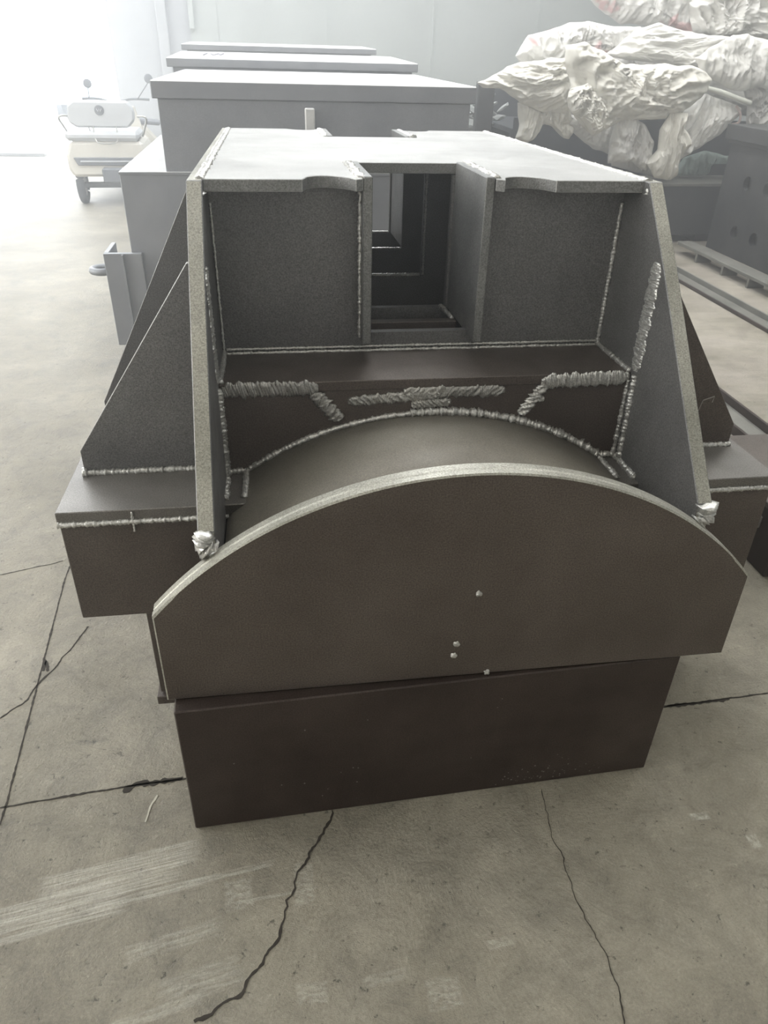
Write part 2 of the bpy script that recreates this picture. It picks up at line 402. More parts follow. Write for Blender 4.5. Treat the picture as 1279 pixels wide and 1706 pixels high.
# wing plate across the body with the box sections below it
Ww, Yw = .882, .3032
for s in (-1, 1):
    x0, x1 = sorted((s * ai * .80, s * Ww))
    part('wing_plate', box(x0, x1, Yw, Yback, Zw - .028, Zw, .002), M_wing)
    x0, x1 = sorted((s * .50, s * (Ww - .004)))
    part('wing_box', box(x0, x1, Yw + .003, Yback - .01, .3716, Zw - .028, .002), M_scale)
part('lower_body', box(-.735, .735, .34, 2.02, .07, .372, .002), M_scale)
part('base_plate', box(-.745, .745, .325, 2.03, .038, .066, .002), M_scale)

# triangular gussets standing on the wings
for s in (-1, 1):
    for Y, zt in ((.4891, 1.176), (.80, 1.31), (1.75, 1.176)):
        x = .8526
        g_ = [(s * a_, Zw), (s * x, Zw), (s * x, Zw + .062), (s * (a_ + .012), zt), (s * a_, zt)]
        part('gusset', prism(g_, 'y', Y, Y + .02, .0012, edge_mat=1), [M_wall if s < 0 else M_scale, M_edge])

# weld beads
wn = [0]
def weld(pts, rad=.006, ripple=.35, mat=None, flat=1.0, step=.003, name='weld_bead'):
    wn[0] += 1
    b = tube(resample(pts, step), rad, 8, ripple=ripple, seed=wn[0] * 3.7, flat=flat)
    return obj(name, b, mat or M_weld, HS, True)
def darc(x0, x1, rad, Y, n=40): return [(x0 + (x1 - x0) * i / n, Y, -.0015 + math.sqrt(rad * rad - (x0 + (x1 - x0) * i / n) ** 2)) for i in range(n + 1)]
weld(darc(-.455, -.02, r + .004, Yd - .003), .0075)
weld(darc(-.05, .455, r + .005, Yd - .004), .011, .45)
weld([(-ai + .01, Yr - .003, Zs + .012), (ai - .01, Yr - .003, Zs + .012)], .0035)
weld([(-ai + .01, Yr - .006, Zs + .002), (ai - .01, Yr - .006, Zs + .002)], .0045)
for s in (-1, 1):
    weld([(s * (ai - .004), Yr - .004, Zs), (s * (ai - .004), Yr - .004, Zt - .06)], .006 if s > 0 else .003)
    weld([(s * (ai - .003), Yd, Zs + .003), (s * (ai - .003), Yr, Zs + .003)], .007)
    weld([(s * (ai - .003), Yd - .003, .68), (s * (ai - .003), Yd - .003, Zs - .02)], .006)
    weld([(s * (ai - .001), Yd - .035, .69), (s * (ai - .001), Yd - .03, Zs)], .008, .4)
    weld([(s * ai, .325, Zw + .003), (s * ai, Yd, Zw + .003)], .009, .4)
    weld([(s * .46, Yd - .004, Zw + .006), (s * ai, Yd - .004, Zw + .006)], .007, .4)
    weld([(s * .462, .33, Zw + .002), (s * .458, Yd, Zw + .002)], .007, .5)
    weld([(s * a_, .486, Zw + .003), (s * .853, .486, Zw + .003)], .0085, .3)
    weld([(s * a_, .50 - .018, Zw), (s * a_, .482, 1.165)], .0035, .3)
    weld([(s * .50, Yw - .001, Zw - .031), (s * (Ww - .002), Yw - .001, Zw - .031)], .0065, .3)
    weld([(s * (so_ + .003), .64, .955), (s * (so_ + .003), .64, Zt - .03)], .005, .4)
    weld([(s * (ai + .008), Yf, Zt - .001), (s * (ai + .008), Yback - .02, Zt - .001)], .010, .35, flat=.5)
    weld([(s * (so_ + .006), .61, Zt), (s * (so_ + .006), Yn, Zt)], .010, .5, flat=.5)
    weld([(s * (so_ + .006), Yq, Zt), (s * (so_ + .006), Ybk - .03, Zt)], .010, .5, flat=.5)
    weld([(s * .515, .05, .722), (s * .53, .05, .735), (s * .525, .05, .765)], .017, .5)
    weld([(s * .492, .055, .70), (s * .500, .10, .66)], .012, .5)
    weld([(s * (ai + .004), Yt + .0, Zt - .03), (s * (ai + .012), Yt, Zt - .006)], .009, .5)
    weld([(s * .114, Yn + .0, .952), (s * .122, .80, .952)], .006, .5)
weld([(-.853, .484, Zw + .005), (-.845, .484, Zw + .006)], .013, .3)
weld([(-.715, Yw - .002, .62), (-.715, Yw - .002, .672)], .003, .4)
weld([(-.12, 1.298, .953), (.12, 1.298, .953)], .006, .3)
weld([(.13, 1.298, .953), (.13, 1.298, 1.28)], .004, .3)
weld([(-.12, 1.716, .954), (.12, 1.716, .954)], .004, .3)
weld([(-.12, 2.046, .954), (.12, 2.046, .954)], .004, .3)

# ground back weld on the inner face of the right and left side plates (herring-bone ripples)
def ridged(p0, p1, width, up, nrm, depth=.007, n=220, m=8, slant=.9, freq=.011, seed=0, taper=0.0):
    p0, p1, up, nrm = Vector(p0), Vector(p1), Vector(up).normalized(), Vector(nrm).normalized()
    L = (p1 - p0).length; bm = bmesh.new(); rows = []
    for i in range(n + 1):
        u = i / n; base = p0.lerp(p1, u)
        ww = width * (1 - taper * (1 - u)) * (1 + .35 * noise.noise(Vector((u * 12, seed, 0))) + .25 * noise.noise(Vector((u * 45, seed, 4)))) * min(1, 9 * u + .25, 9 * (1 - u) + .25) ** .6; base = base + up * .18 * width * noise.noise(Vector((u * 20, seed, 9)))
        ro = []
        for j in range(m + 1):
            v = j / m - .5
            s = u * L + v * ww * slant
            hgt = depth * (max(0, 1 - (2 * v) ** 4) * (.6 + 1.1 * noise.noise(Vector((s / freq, v * .8, seed))) + .5 * noise.noise(Vector((s / freq * 2.6, v * 2, seed)))))
            edge = 0 if 0 < i < n else 0
            if i in (0, n): hgt = 0
            ro.append(bm.verts.new(base + up * v * ww + nrm * hgt))
        rows.append(ro)
    for i in range(n):
        for j in range(m):
            bm.faces.new((rows[i][j], rows[i + 1][j], rows[i + 1][j + 1], rows[i][j + 1]))
    bk0 = [bm.verts.new(r_[0].co - nrm * .003) for r_ in rows]; bk1 = [bm.verts.new(r_[-1].co - nrm * .003) for r_ in rows]
    for i in range(n):
        bm.faces.new((rows[i][0], bk0[i], bk0[i + 1], rows[i + 1][0])); bm.faces.new((rows[i][-1], rows[i + 1][-1], bk1[i + 1], bk1[i])); bm.faces.new((bk0[i], bk1[i], bk1[i + 1], bk0[i + 1]))
    return bm
for s in (-1, 1):
    b = ridged((s * ai, Yd - .02, Zs + .01), (s * ai, Yd - .022, Zk + .012), .052, (0, 1, 0), (-s, 0, 0), .005, n=320, seed=s + 3, slant=-2.4, freq=.0055)
    obj('weld_bead', b, M_weld, HS, True)
# gouged bright strips along the front edge of the shelf and filler welds on the web
b = ridged((-.50, Yd - .004, Zs - .014), (-.275, Yd - .004, Zs - .016), .036, (0, 0, 1), (0, -1, 0), .0055, n=300, seed=1, slant=.3, freq=.0042); obj('weld_bead', b, M_gouge, HS, True)
b = ridged((-.285, Yd - .004, Zs - .028), (-.225, Yd - .002, .808), .035, (1, 0, .35), (0, -1, 0), .008, n=50, seed=7, slant=.8, freq=.007); obj('weld_bead', b, M_gouge, HS, True)
b = ridged((.275, Yd - .004, Zs - .018), (.503, Yd - .004, Zs - .013), .036, (0, 0, 1), (0, -1, 0), .0055, n=300, seed=2, slant=.3, freq=.0042); obj('weld_bead', b, M_weld, HS, True)
b = ridged((.285, Yd - .004, Zs - .026), (.232, Yd - .003, .805), .03, (1, 0, -.3), (0, -1, 0), .010, n=50, seed=8, slant=.8, freq=.007); obj('weld_bead', b, M_weld, HS, True)
b = ridged((-.205, Yd - .002, .856), (.02, Yd - .002, .868), .026, (0, 0, 1), (0, -1, 0), .007, n=200, seed=4, slant=1.1, freq=.006); obj('weld_bead', b, M_gouge, HS, True)
b = ridged((-.07, Yd - .002, .876), (.185, Yd - .002, .872), .030, (0, 0, 1), (0, -1, 0), .007, n=220, seed=5, slant=-1.1, freq=.006); obj('weld_bead', b, M_gouge, HS, True)
b = ridged((-.05, Yd - .002, .842), (.05, Yd - .002, .846), .022, (0, 0, 1), (0, -1, 0), .007, n=120, seed=6, slant=1.1, freq=.006); obj('weld_bead', b, M_gouge, HS, True)
b = ridged((.25, Yd - .002, .845), (.29, Yd - .002, .846), .014, (0, 0, 1), (0, -1, 0), .008, n=30, seed=9, slant=1.3, freq=.006); obj('weld_bead', b, M_weld, HS, True)
# spatter knobs left on the flange face
for x, z in ((.026, .607), (-.012, .472), (-.016, .439), (.065, .379)):
    bm = bmesh.new(); bmesh.ops.create_icosphere(bm, subdivisions=3, radius=.007)
    for v in bm.verts: v.co *= 1 + .5 * noise.noise(v.co * 220 + Vector((x * 50, 0, 0))); v.co.y *= .5
    bmesh.ops.translate(bm, verts=bm.verts, vec=(x, -.001, z)); obj('weld_spatter', bm, M_weld, HS, True)
# chalked figure 7 on the right gusset
ch = bmesh.new()
tube([(.742, .4885, .812), (.772, .4885, .822), (.770, .4885, .805)], .0016, 5, ch); tube([(.742, .4885, .812), (.735, .4885, .775)], .0014, 5, ch)
obj('chalk_mark', ch, plain('chalk', (.30, .29, .27), .9), HS)

# ------------------------------------------------------------------ the plain block under the flange
ang = math.radians(1.88)
BK = empty('steel_block', (-.0553, -.0827, 0), (0, 0, ang), 'plain dark brown steel box on the floor, carrying the curved flange', 'block')
o = obj('body', box(-.583, .583, 0, .31, .0, .4035, .003), M_box, BK)
pb = bmesh.new()
rr_ = random.Random(3)
for k in range(60):
    cx_, cz_ = (rr_.gauss(.30, .07), abs(rr_.gauss(.03, .02)) + .006) if k < 44 else (rr_.uniform(-.5, .5), rr_.uniform(.02, .37))
    q = bmesh.new(); bmesh.ops.create_icosphere(q, subdivisions=1, radius=rr_.uniform(.001, .0026))
    for v in q.verts: v.co.y *= .3
    bmesh.ops.translate(q, verts=q.verts, vec=(cx_, 0, cz_)); merge(pb, q)
tag(obj('dust_fleck', pb, plain('pale_dust', (.20, .19, .17), .95), BK), kind='stuff')

# ------------------------------------------------------------------ weldments waiting behind
def housing(name, loc, rot, label, w0, w1, d, ztop, tt, xl, xr, body_in=.02, ledge=None):
    e = empty(name, loc, rot, label, 'machine part')
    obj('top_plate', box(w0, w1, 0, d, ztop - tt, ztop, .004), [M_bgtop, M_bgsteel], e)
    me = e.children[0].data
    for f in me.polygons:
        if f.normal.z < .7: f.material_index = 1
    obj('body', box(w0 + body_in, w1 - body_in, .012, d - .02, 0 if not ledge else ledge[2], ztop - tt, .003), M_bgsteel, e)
    return e
e = housing('steel_housing', (0, 3.0, 0), (0, 0, 0), 'grey steel housing with thick overhanging top plate, directly behind the slotted weldment',
            -.932, .702, 1.85, 1.442, .078, 0, 0, .025, (0, 0, 1.03))
obj('lower_box', box(-1.142, .95, .0, 1.8, .12, 1.03, .004), [M_bgsteel], e)
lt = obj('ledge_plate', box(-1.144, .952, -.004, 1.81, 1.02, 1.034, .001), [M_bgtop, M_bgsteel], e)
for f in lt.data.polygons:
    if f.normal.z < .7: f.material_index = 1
obj('side_bracket', box(-1.286, -1.085, -.03, .0, .13, .636, .003), M_bgsteel, e)
obj('bracket_rib', box(-1.190, -1.180, -.05, -.03, .13, .632, .001), M_bgsteel, e)
obj('bracket_plate', box(-1.286, -1.262, -.0, .24, .13, .636, .002), M_bgsteel, e)
ey = bmesh.new()
ringp = [(-1.30 + .055 * math.cos(t) - .02, .06 + .055 * math.sin(t), .53) for t in [2 * PI * i / 20 for i in range(21)]]
tube(ringp, .02, 8, ey, caps=False); obj('lifting_eye', ey, M_bgsteel, e, True)
rb = box(-.185, -.135, -.02, .012, 1.15, 1.335, .006); obj('lifting_lug', rb, M_bgtop, e)
obj('base_skid', box(-1.05, .85, .1, 1.7, 0, .12, .004), M_box, e)
e2 = housing('steel_housing', (0, 5.0, 0.02), (math.radians(1.3), 0, math.radians(.6)), 'grey steel housing, second in the row behind, with scribbled chalk on its thin top plate',
             -1.06, .745, 1.3, 1.488, .056, 0, 0, .04)
sc = bmesh.new()
for a, bq in (((342, 91), (341, 97)), ((350, 93), (356, 96)), ((358, 96), (363, 92)), ((363, 92), (368, 96)), ((368, 96), (371, 91))):
    p = at(a[0], a[1], 5.5); q = at(bq[0], bq[1], 5.5)
    tube([(p.x - e2.location.x, .5 + (97 - a[1]) * .07, 1.489), (q.x - e2.location.x, .5 + (97 - bq[1]) * .07, 1.489)], .006, 5, sc)
obj('chalk_writing', sc, plain('marker_ink', (.2, .2, .24), .9), e2)
e3 = housing('steel_housing', (0, 7.2, 0.02), (math.radians(1.0), 0, math.radians(.5)), 'grey steel housing, rearmost and tallest-looking of the row, close to the grey wall',
             -1.15, .72, 1.2, 1.568, .048, 0, 0, .05)

# ------------------------------------------------------------------ right side: rails, drilled block, beam, crate
def bar(name, label, x0, x1, y0, y1, z0, z1, feet=None, gap=.0):
    e = empty(name, ((x0 + x1) / 2, y0, 0), (0, 0, 0), label, 'steel bar', None)
    hx = (x1 - x0) / 2; L = y1 - y0
    obj('flat', box(-hx, hx, 0, L, z0, z1, .004), M_rail, e)
    if feet:
        for yy in feet: obj('foot', box(-hx, hx, yy - y0, yy - y0 + .03, 0, z0, .002), M_rail, e)
    return e
bar('rail', 'raised pale steel rail on small feet, running beside the drilled block', 3.46, 3.61, 2.0, 5.6, .075, .105, [2.4, 3.3, 3.9, 4.35, 4.75, 5.2])
ra = empty('angle_bar', (3.07, 1.5, 0), (0, 0, 0), 'long angle bar lying flat on the floor, second rail from the drilled block', 'steel bar')
obj('flat', box(-.09, .03, 0, 3.7, 0, .012, .002), M_rail, ra); obj('upstand', box(.03, .045, 0, 3.7, 0, .05, .002), M_rail, ra)
obj('toe_strip', box(-.105, -.09, 0, 3.7, 0, .025, .002), M_box, ra)
rb2 = empty('channel_bar', (1.97, .9, 0), (0, 0, 0), 'channel bar on the floor just beyond the right wing plate', 'steel bar')
obj('flat', box(-.10, .05, 0, 2.6, 0, .014, .002), M_rail, rb2); obj('upstand', box(.05, .065, 0, 2.6, 0, .055, .002), M_box, rb2)
obj('toe_strip', box(-.115, -.10, 0, 2.6, 0, .05, .002), M_box, rb2)
cr = empty('steel_crate', (1.33, .68, 0), (0, 0, 0), 'dark steel box on the floor at the right frame edge behind the wing', 'box')
obj('body', box(0, .42, 0, .62, 0, .24, .004), M_box, cr)
obj('lip', box(-.006, .42, -.006, .62, .24, .262, .002), M_scale, cr)
obj('lug', box(-.03, .0, .10, .16, .15, .20, .004), M_gouge, cr)

# drilled block: a real plate with holes (boolean-free: ring faces)
def drilled(y0, y1, z0, z1, holes, rad, th):
    bm = bmesh.new()
    ys = sorted(set([y0, y1] + [h[0] - rad * 1.6 for h in holes] + [h[0] + rad * 1.6 for h in holes]))
    zs = sorted(set([z0, z1] + [h[1] - rad * 1.6 for h in holes] + [h[1] + rad * 1.6 for h in holes]))
    cache = {}
    def V(y, z):
        k = (round(y, 4), round(z, 4))
        if k not in cache: cache[k] = bm.verts.new((0, y, z))
        return cache[k]
    for i in range(len(ys) - 1):
        for j in range(len(zs) - 1):
            cy, cz = (ys[i] + ys[i + 1]) / 2, (zs[j] + zs[j + 1]) / 2
            hit = [h for h in holes if abs(h[0] - cy) < rad * .5 and abs(h[1] - cz) < rad * .5]
            q = [V(ys[i], zs[j]), V(ys[i + 1], zs[j]), V(ys[i + 1], zs[j + 1]), V(ys[i], zs[j + 1])]
            if not hit: bm.faces.new(q); continue
            h = hit[0]; N = 24
            ring = [bm.verts.new((0, h[0] + rad * math.cos(2 * PI * (k + .5) / N - .75 * PI), h[1] + rad * math.sin(2 * PI * (k + .5) / N - .75 * PI))) for k in range(N)]
            for s in range(4):
                seg = ring[s * 6:(s + 1) * 6]
                for k in range(5): bm.faces.new((q[s], seg[k], seg[k + 1])) if k < 3 else bm.faces.new((q[(s + 1) % 4], seg[k], seg[k + 1]))
                bm.faces.new((q[s], seg[3], q[(s + 1) % 4]))
                bm.faces.new((q[(s + 1) % 4], seg[5], ring[((s + 1) * 6) % N]))
    ex = bmesh.ops.extrude_face_region(bm, geom=bm.faces[:])
    for v in [k for k in ex['geom'] if isinstance(k, bmesh.types.BMVert)]: v.co.x += th
    return bm
db = empty('drilled_block', (3.9, 3.6, 0), (0, 0, 0), 'grey steel block with drilled round holes and capped top at the right edge', 'machine part')
hl = [(h[0] - 3.6, h[1]) for h in [(5.42, .64), (5.10, .64), (5.42, .22), (5.10, .22), (4.78, .64), (4.78, .22), (4.46, .64)]]
obj('face_plate', drilled(0, 2.23, 0, .93, hl, .058, .05), M_hole, db)
obj('core', box(.14, 1.2, 0, 2.23, 0, .93, .003), M_box, db)
obj('end_plate', box(.05, 1.2, 2.19, 2.23, 0, .93, .003), M_hole, db)
obj('cap_plate', box(-.05, 1.25, -.1, 2.29, .965, 1.085, .004), M_hole, db)
obj('cap_lip', box(-.02, 1.22, -.08, 2.26, .93, .965, .003), M_hole, db)

bm_ = empty('steel_beam', (3.2, 6.0, 0), (0, 0, math.radians(2)), 'long plain steel beam lying below the pile of white bags', 'beam')
obj('web', box(-.9, 1.2, 0, .5, .07, .53, .004), M_hole, bm_)
obj('flange', box(-.9, 1.2, -.03, .52, .53, .556, .003), M_rail, bm_)
obj('stand', box(-.7, -.5, .05, .45, 0, .07, .002), M_box, bm_); obj('stand', box(.7, .9, .05, .45, 0, .07, .002), M_box, bm_)

# rack carrying the bags
M_rack = steel('rack_steel', c3(.025, .028, .032), c3(.04, .045, .05), rough=.6, metal=.2, speck=.1)
rk = empty('storage_rack', (1.45, 6.7, 0), (0, 0, 0), 'dark steel stillage with upright post, holding the heap of white bags', 'rack')
obj('bin_panel', box(.60, 3.7, .0, .03, .2, 1.05, .004), M_rack, rk)
obj('deck', box(.60, 3.7, 0.03, 1.6, .9, .95, .004), M_rack, rk)
obj('back_panel', box(.60, 3.7, 1.6, 1.64, .0, 1.3, .004), M_rack, rk)
for x, y in ((.60, .04), (3.6, .04), (.60, 1.5), (3.6, 1.5)): obj('leg', box(x, x + .08, y, y + .08, 0, .92, .004), M_rack, rk)
obj('post', box(.12, .28, -.35, -.24, 0, 1.345, .01), M_hole, rk)
obj('tie_bar', box(.24, .64, -.34, .03, .2, .32, .004), M_rack, rk)
gsh = bmesh.new()
# crumpled scrap behind the post
sm = bmesh.new(); rs = random.Random(11)
for k in range(260):
    q = bmesh.new(); bmesh.ops.create_icosphere(q, subdivisions=1, radius=rs.uniform(.03, .075))
    for v in q.verts: v.co = Vector((v.co.x * 1.5, v.co.y * .8, v.co.z * .45)) * (1 + .5 * noise.noise(v.co * 30 + Vector((k, 0, 0))))
    bmesh.ops.rotate(q, verts=q.verts, matrix=Matrix.Rotation(rs.uniform(-.9, .9), 3, 'Y'))
    x = rs.uniform(1.25, 1.98); y = rs.uniform(6.75, 7.5); z = rs.uniform(.1, 1.28 - .2 * abs(x - 1.7))
    bmesh.ops.translate(q, verts=q.verts, vec=(x, y, z)); merge(sm, q)
tag(obj('scrap_heap', sm, steel('scrap', c3(.16, .17, .165), c3(.30, .31, .30), rough=.6, metal=.2, speck=.2)),
    'heap of grey offcuts and crumpled scrap left of the white bags', 'scrap', kind='stuff')

# ------------------------------------------------------------------ white woven bags
def bagmat(name, col, pink=0.0):
    m, nt, b = newmat(name); L = nt.links.new
    tc = nd(nt, 'ShaderNodeTexCoord'); V = tc.outputs['Object']
    n1 = nd(nt, 'ShaderNodeTexNoise', Scale=5.0, Detail=5.0); L(V, n1.inputs['Vector'])
    cur = ramp(nt, n1.outputs['Fac'], [(.3, tuple(v * .84 for v in col) + (1,)), (.7, tuple(col) + (1,))])
    if pink:
        n2 = nd(nt, 'ShaderNodeTexNoise', Scale=4.2, Detail=2.0); L(V, n2.inputs['Vector'])
        k = ramp(nt, n2.outputs['Fac'], [(.56, g(0)), (.62, g(pink))])
        x2 = nd(nt, 'ShaderNodeMix', data_type='RGBA'); L(k, x2.inputs[0]); L(cur, x2.inputs[6]); x2.inputs[7].default_value = (.62, .36, .36, 1); cur = x2.outputs[2]
    L(cur, b.inputs['Base Color']); b.inputs['Roughness'].default_value = .7
    n3 = nd(nt, 'ShaderNodeTexNoise', Scale=9.0, Detail=5.0, Distortion=1.2); L(V, n3.inputs['Vector'])
    n3.noise_type = 'RIDGED_MULTIFRACTAL'
    bp = nd(nt, 'ShaderNodeBump', Strength=.55, Distance=0.02); L(n3.outputs['Fac'], bp.inputs['Height']); L(bp.outputs[0], b.inputs['Normal'])
    return m
MB = [bagmat('woven_bag_cream', (.72, .70, .63)), bagmat('woven_bag_white', (.76, .75, .71)), bagmat('woven_bag_grey', (.66, .65, .62)), bagmat('woven_bag_print', (.72, .71, .68), .75)]
def ridge(p): return 1 - abs(noise.noise(p)) * 2
def bag(name, label, Y, poly, ctr=None, depth=.14, mat=0, fold=.05, fd=(1, .35), seed=0, cat='bag'):
    depth *= .6; fold *= 1.15
    P = [at(a, b, Y) for a, b in poly]
    n = len(P); m0 = sum(P, Vector()) / n
    P = [m0 + (p - m0) * 1.06 for p in P]
    c = at(*ctr, Y) if ctr else sum(P, Vector()) / n
    # boundary resampled to 96 points
    per = sum((P[(i + 1) % n] - P[i]).length for i in range(n)); N = 170; out = []
    for i in range(n):
        a, b_ = P[i], P[(i + 1) % n]; k = max(2, round((b_ - a).length / per * N))
        for j in range(k): out.append(a.lerp(b_, j / k))
    out2 = [(out[i - 1] + out[i] * 6 + out[(i + 1) % len(out)]) / 8 for i in range(len(out))]
    N = len(out2); Rn = 40
    e = out2[0].copy(); e = Vector((c.x, Y, min(p.z for p in P)))
    bm = bmesh.new(); rings = []
    cv = bm.verts.new(c - e + Vector((0, -depth, 0)))
    def disp(p, rr):
        u = Vector((p.x * fd[0] * 5, 0, p.z * fd[1] * 5)) + Vector((seed * 7.1, seed, 0))
        w = Vector((noise.noise(u * .7), 0, noise.noise(u * .7 + Vector((5, 5, 0))))) * 1.6
        h = ridge(u * 1.2 + w) * .5 + ridge(u * 2.7 + w * 1.6) * .34 + ridge(u * 6 + w * 2) * .2 + ridge(u * 13 + w * 2) * .09
        return h * fold * 1.5
    for i in range(1, Rn + 1):
        rr = i / Rn; ring = []
        for k in range(N):
            p = c.lerp(out2[k], rr)
            bulge = depth * (1 - rr ** 2.4) + disp(p, rr) * (1 - rr ** 8 * .6)
            jx = noise.noise(Vector((p.x * 9, p.z * 9, seed))) * .015; jz = noise.noise(Vector((p.z * 9, p.x * 9, seed + 4))) * .015
            ring.append(bm.verts.new(Vector((p.x + jx, Y - bulge, p.z + jz)) - e))
        rings.append(ring)
    cv.co.y = -depth - disp(c, 0)
    for k in range(N): bm.faces.new((cv, rings[0][k], rings[0][(k + 1) % N]))
    for i in range(Rn - 1):
        for k in range(N): bm.faces.new((rings[i][k], rings[i + 1][k], rings[i + 1][(k + 1) % N], rings[i][(k + 1) % N]))
    # back of the bag: a shallower mirrored shell
    prev = rings[-1]
    for rr, dy in ((.9, .03), (.6, .07), (.25, .09)):
        rg = [bm.verts.new(Vector((c.x + (q.x - c.x) * rr, Y + dy, c.z + (q.z - c.z) * rr)) - e) for q in out2]
        for k in range(N): bm.faces.new((prev[k], rg[k], rg[(k + 1) % N], prev[(k + 1) % N]))
        prev = rg
    bm.faces.new(prev)
    o = obj(name, bm, MB[mat], None, True, loc=e)
    return tag(o, label, cat, 'white woven bags heaped on the rack')
bag('woven_bag', 'bulging white bag in the background filling the middle of the heap', 6.95, [(880, 95), (940, 60), (1060, 50), (1200, 60), (1279, 90), (1279, 190), (1180, 190), (1000, 200), (900, 175)], depth=.2, mat=2, seed=1)
bag('woven_bag', 'white bag with faint pink print, topmost at the upper centre of the heap', 6.7, [(985, 0), (998, -30), (1100, -40), (1180, -30), (1170, 20), (1160, 64), (1120, 50), (1060, 40), (1035, 38), (1012, 24)], depth=.16, mat=3, seed=2)
bag('woven_bag', 'white crumpled sheet-like bag at the top right corner of the heap', 6.6, [(1150, 40), (1148, 0), (1160, -40), (1300, -40), (1300, 75), (1235, 62), (1215, 60), (1175, 64), (1155, 55)], depth=.12, mat=1, seed=3, fold=.09, fd=(.7, .7))
bag('woven_bag', 'cream bag with pinkish corner at the upper left of the heap', 6.45, [(862, 92), (884, 58), (905, 54), (945, 42), (975, 36), (1005, 44), (1060, 46), (1070, 80), (1010, 90), (950, 88), (946, 100), (905, 108), (868, 103)], depth=.12, mat=3, seed=4)
bag('woven_bag', 'long flat white bag stretched across the upper middle of the heap', 6.35, [(1035, 72), (1060, 50), (1095, 42), (1160, 58), (1215, 62), (1205, 88), (1165, 118), (1120, 108), (1060, 100), (1010, 92)], depth=.09, mat=1, seed=5, fd=(.25, 1.0), fold=.06)
bag('woven_bag', 'smooth white bag with a vertical seam, draped at the right of the heap', 6.1, [(1158, 98), (1200, 72), (1220, 60), (1243, 60), (1279, 72), (1300, 80), (1300, 150), (1262, 144), (1222, 150), (1195, 138), (1170, 122)], depth=.09, mat=1, seed=6, fd=(.9, .3), fold=.05)
bag('woven_bag', 'wide cream bag hanging open in the centre of the heap, the largest', 6.0, [(946, 80), (975, 74), (1008, 92), (1040, 110), (1090, 108), (1140, 112), (1168, 122), (1176, 134), (1158, 164), (1128, 186), (1090, 196), (1040, 197), (1020, 204), (988, 222), (968, 202), (950, 176), (952, 130), (944, 104)], ctr=(1055, 150), depth=.16, mat=0, seed=7, fold=.08, fd=(.6, .8))
bag('woven_bag', 'pointed cream bag reaching out to the left post of the rack', 6.2, [(798, 138), (822, 128), (846, 112), (880, 104), (915, 100), (944, 98), (948, 130), (946, 165), (940, 186), (905, 185), (878, 176), (862, 166), (848, 158), (834, 146), (806, 146)], ctr=(900, 140), depth=.11, mat=0, seed=8, fold=.07, fd=(.5, 1))
bag('woven_bag', 'small ragged flap of white bag hanging under the left end of the heap', 6.25, [(864, 174), (900, 182), (946, 182), (952, 214), (944, 230), (934, 228), (926, 214), (905, 206), (890, 214), (888, 232), (874, 236), (860, 230), (866, 205)], ctr=(908, 192), depth=.05, mat=0, seed=9, fold=.05)
bag('woven_bag', 'grey-white swag of bag sagging below the centre left of the heap', 6.3, [(938, 186), (980, 200), (1030, 198), (1034, 235), (1016, 256), (985, 246), (955, 222), (936, 202)], depth=.06, mat=2, seed=10, fold=.04, fd=(.5, .5))
bag('woven_bag', 'tightly crumpled cream bag knot in front of the left centre of the heap', 5.9, [(950, 150), (975, 140), (996, 160), (1010, 190), (1002, 212), (986, 222), (972, 204), (952, 186), (944, 166)], depth=.06, mat=0, seed=11, fold=.07, fd=(1.6, 1.2))
bag('woven_bag', 'hanging grey-white bag below the centre of the heap, squarish lower edge', 6.05, [(1030, 196), (1052, 194), (1072, 210), (1086, 236), (1082, 262), (1072, 280), (1060, 276), (1050, 268), (1012, 270), (1016, 236), (1024, 208)], depth=.07, mat=2, seed=12, fold=.06, fd=(1.4, .4))
bag('woven_bag', 'long limp bag hanging lowest of all, right of the squarish one', 5.95, [(1118, 186), (1140, 190), (1136, 215), (1148, 235), (1132, 262), (1124, 290), (1114, 298), (1088, 292), (1078, 270), (1096, 250), (1100, 215)], depth=.07, mat=0, seed=13, fold=.06, fd=(1.5, .35))
bag('woven_bag', 'curved white bag sagging under the pole at the right of the heap', 6.15, [(1136, 186), (1168, 160), (1200, 168), (1230, 182), (1222, 196), (1198, 222), (1168, 242), (1136, 256), (1128, 270), (1112, 262), (1118, 230)], depth=.09, mat=1, seed=14, fold=.05, fd=(.8, .5))
bag('woven_bag', 'dull grey bag corner tucked beneath the squarish hanging bag', 6.2, [(1020, 258), (1062, 262), (1110, 282), (1112, 296), (1080, 292), (1020, 276)], depth=.04, mat=2, seed=15, fold=.03)
bag('woven_bag', 'crumpled bag strip hanging at the right edge beside the drilled block', 6.2, [(1240, 150), (1265, 142), (1300, 150), (1300, 216), (1262, 212), (1244, 208), (1246, 175)], depth=.06, mat=2, seed=16, fold=.05, fd=(1.4, .5))
M_pole = plain('white_pole', (.70, .71, .64), .5)
pp = [at(1150, 140, 6.02), at(1200, 153, 6.03), at(1250, 172, 6.05)]
o = tube(resample(pp, .05), .022, 10); tag(obj('pole', o, M_pole, None, True), 'white pole poking out of the bags towards the right', 'pole')
hp = smooth_path([at(1226, 176, 6.1), at(1233, 190, 6.08), at(1230, 204, 6.08), at(1218, 208, 6.1)])
tag(obj('rope', tube(hp, .012, 8), plain('pinkish_rope', (.45, .36, .33), .8), None, True), 'short pinkish rope loop hanging beneath the white pole', 'rope')
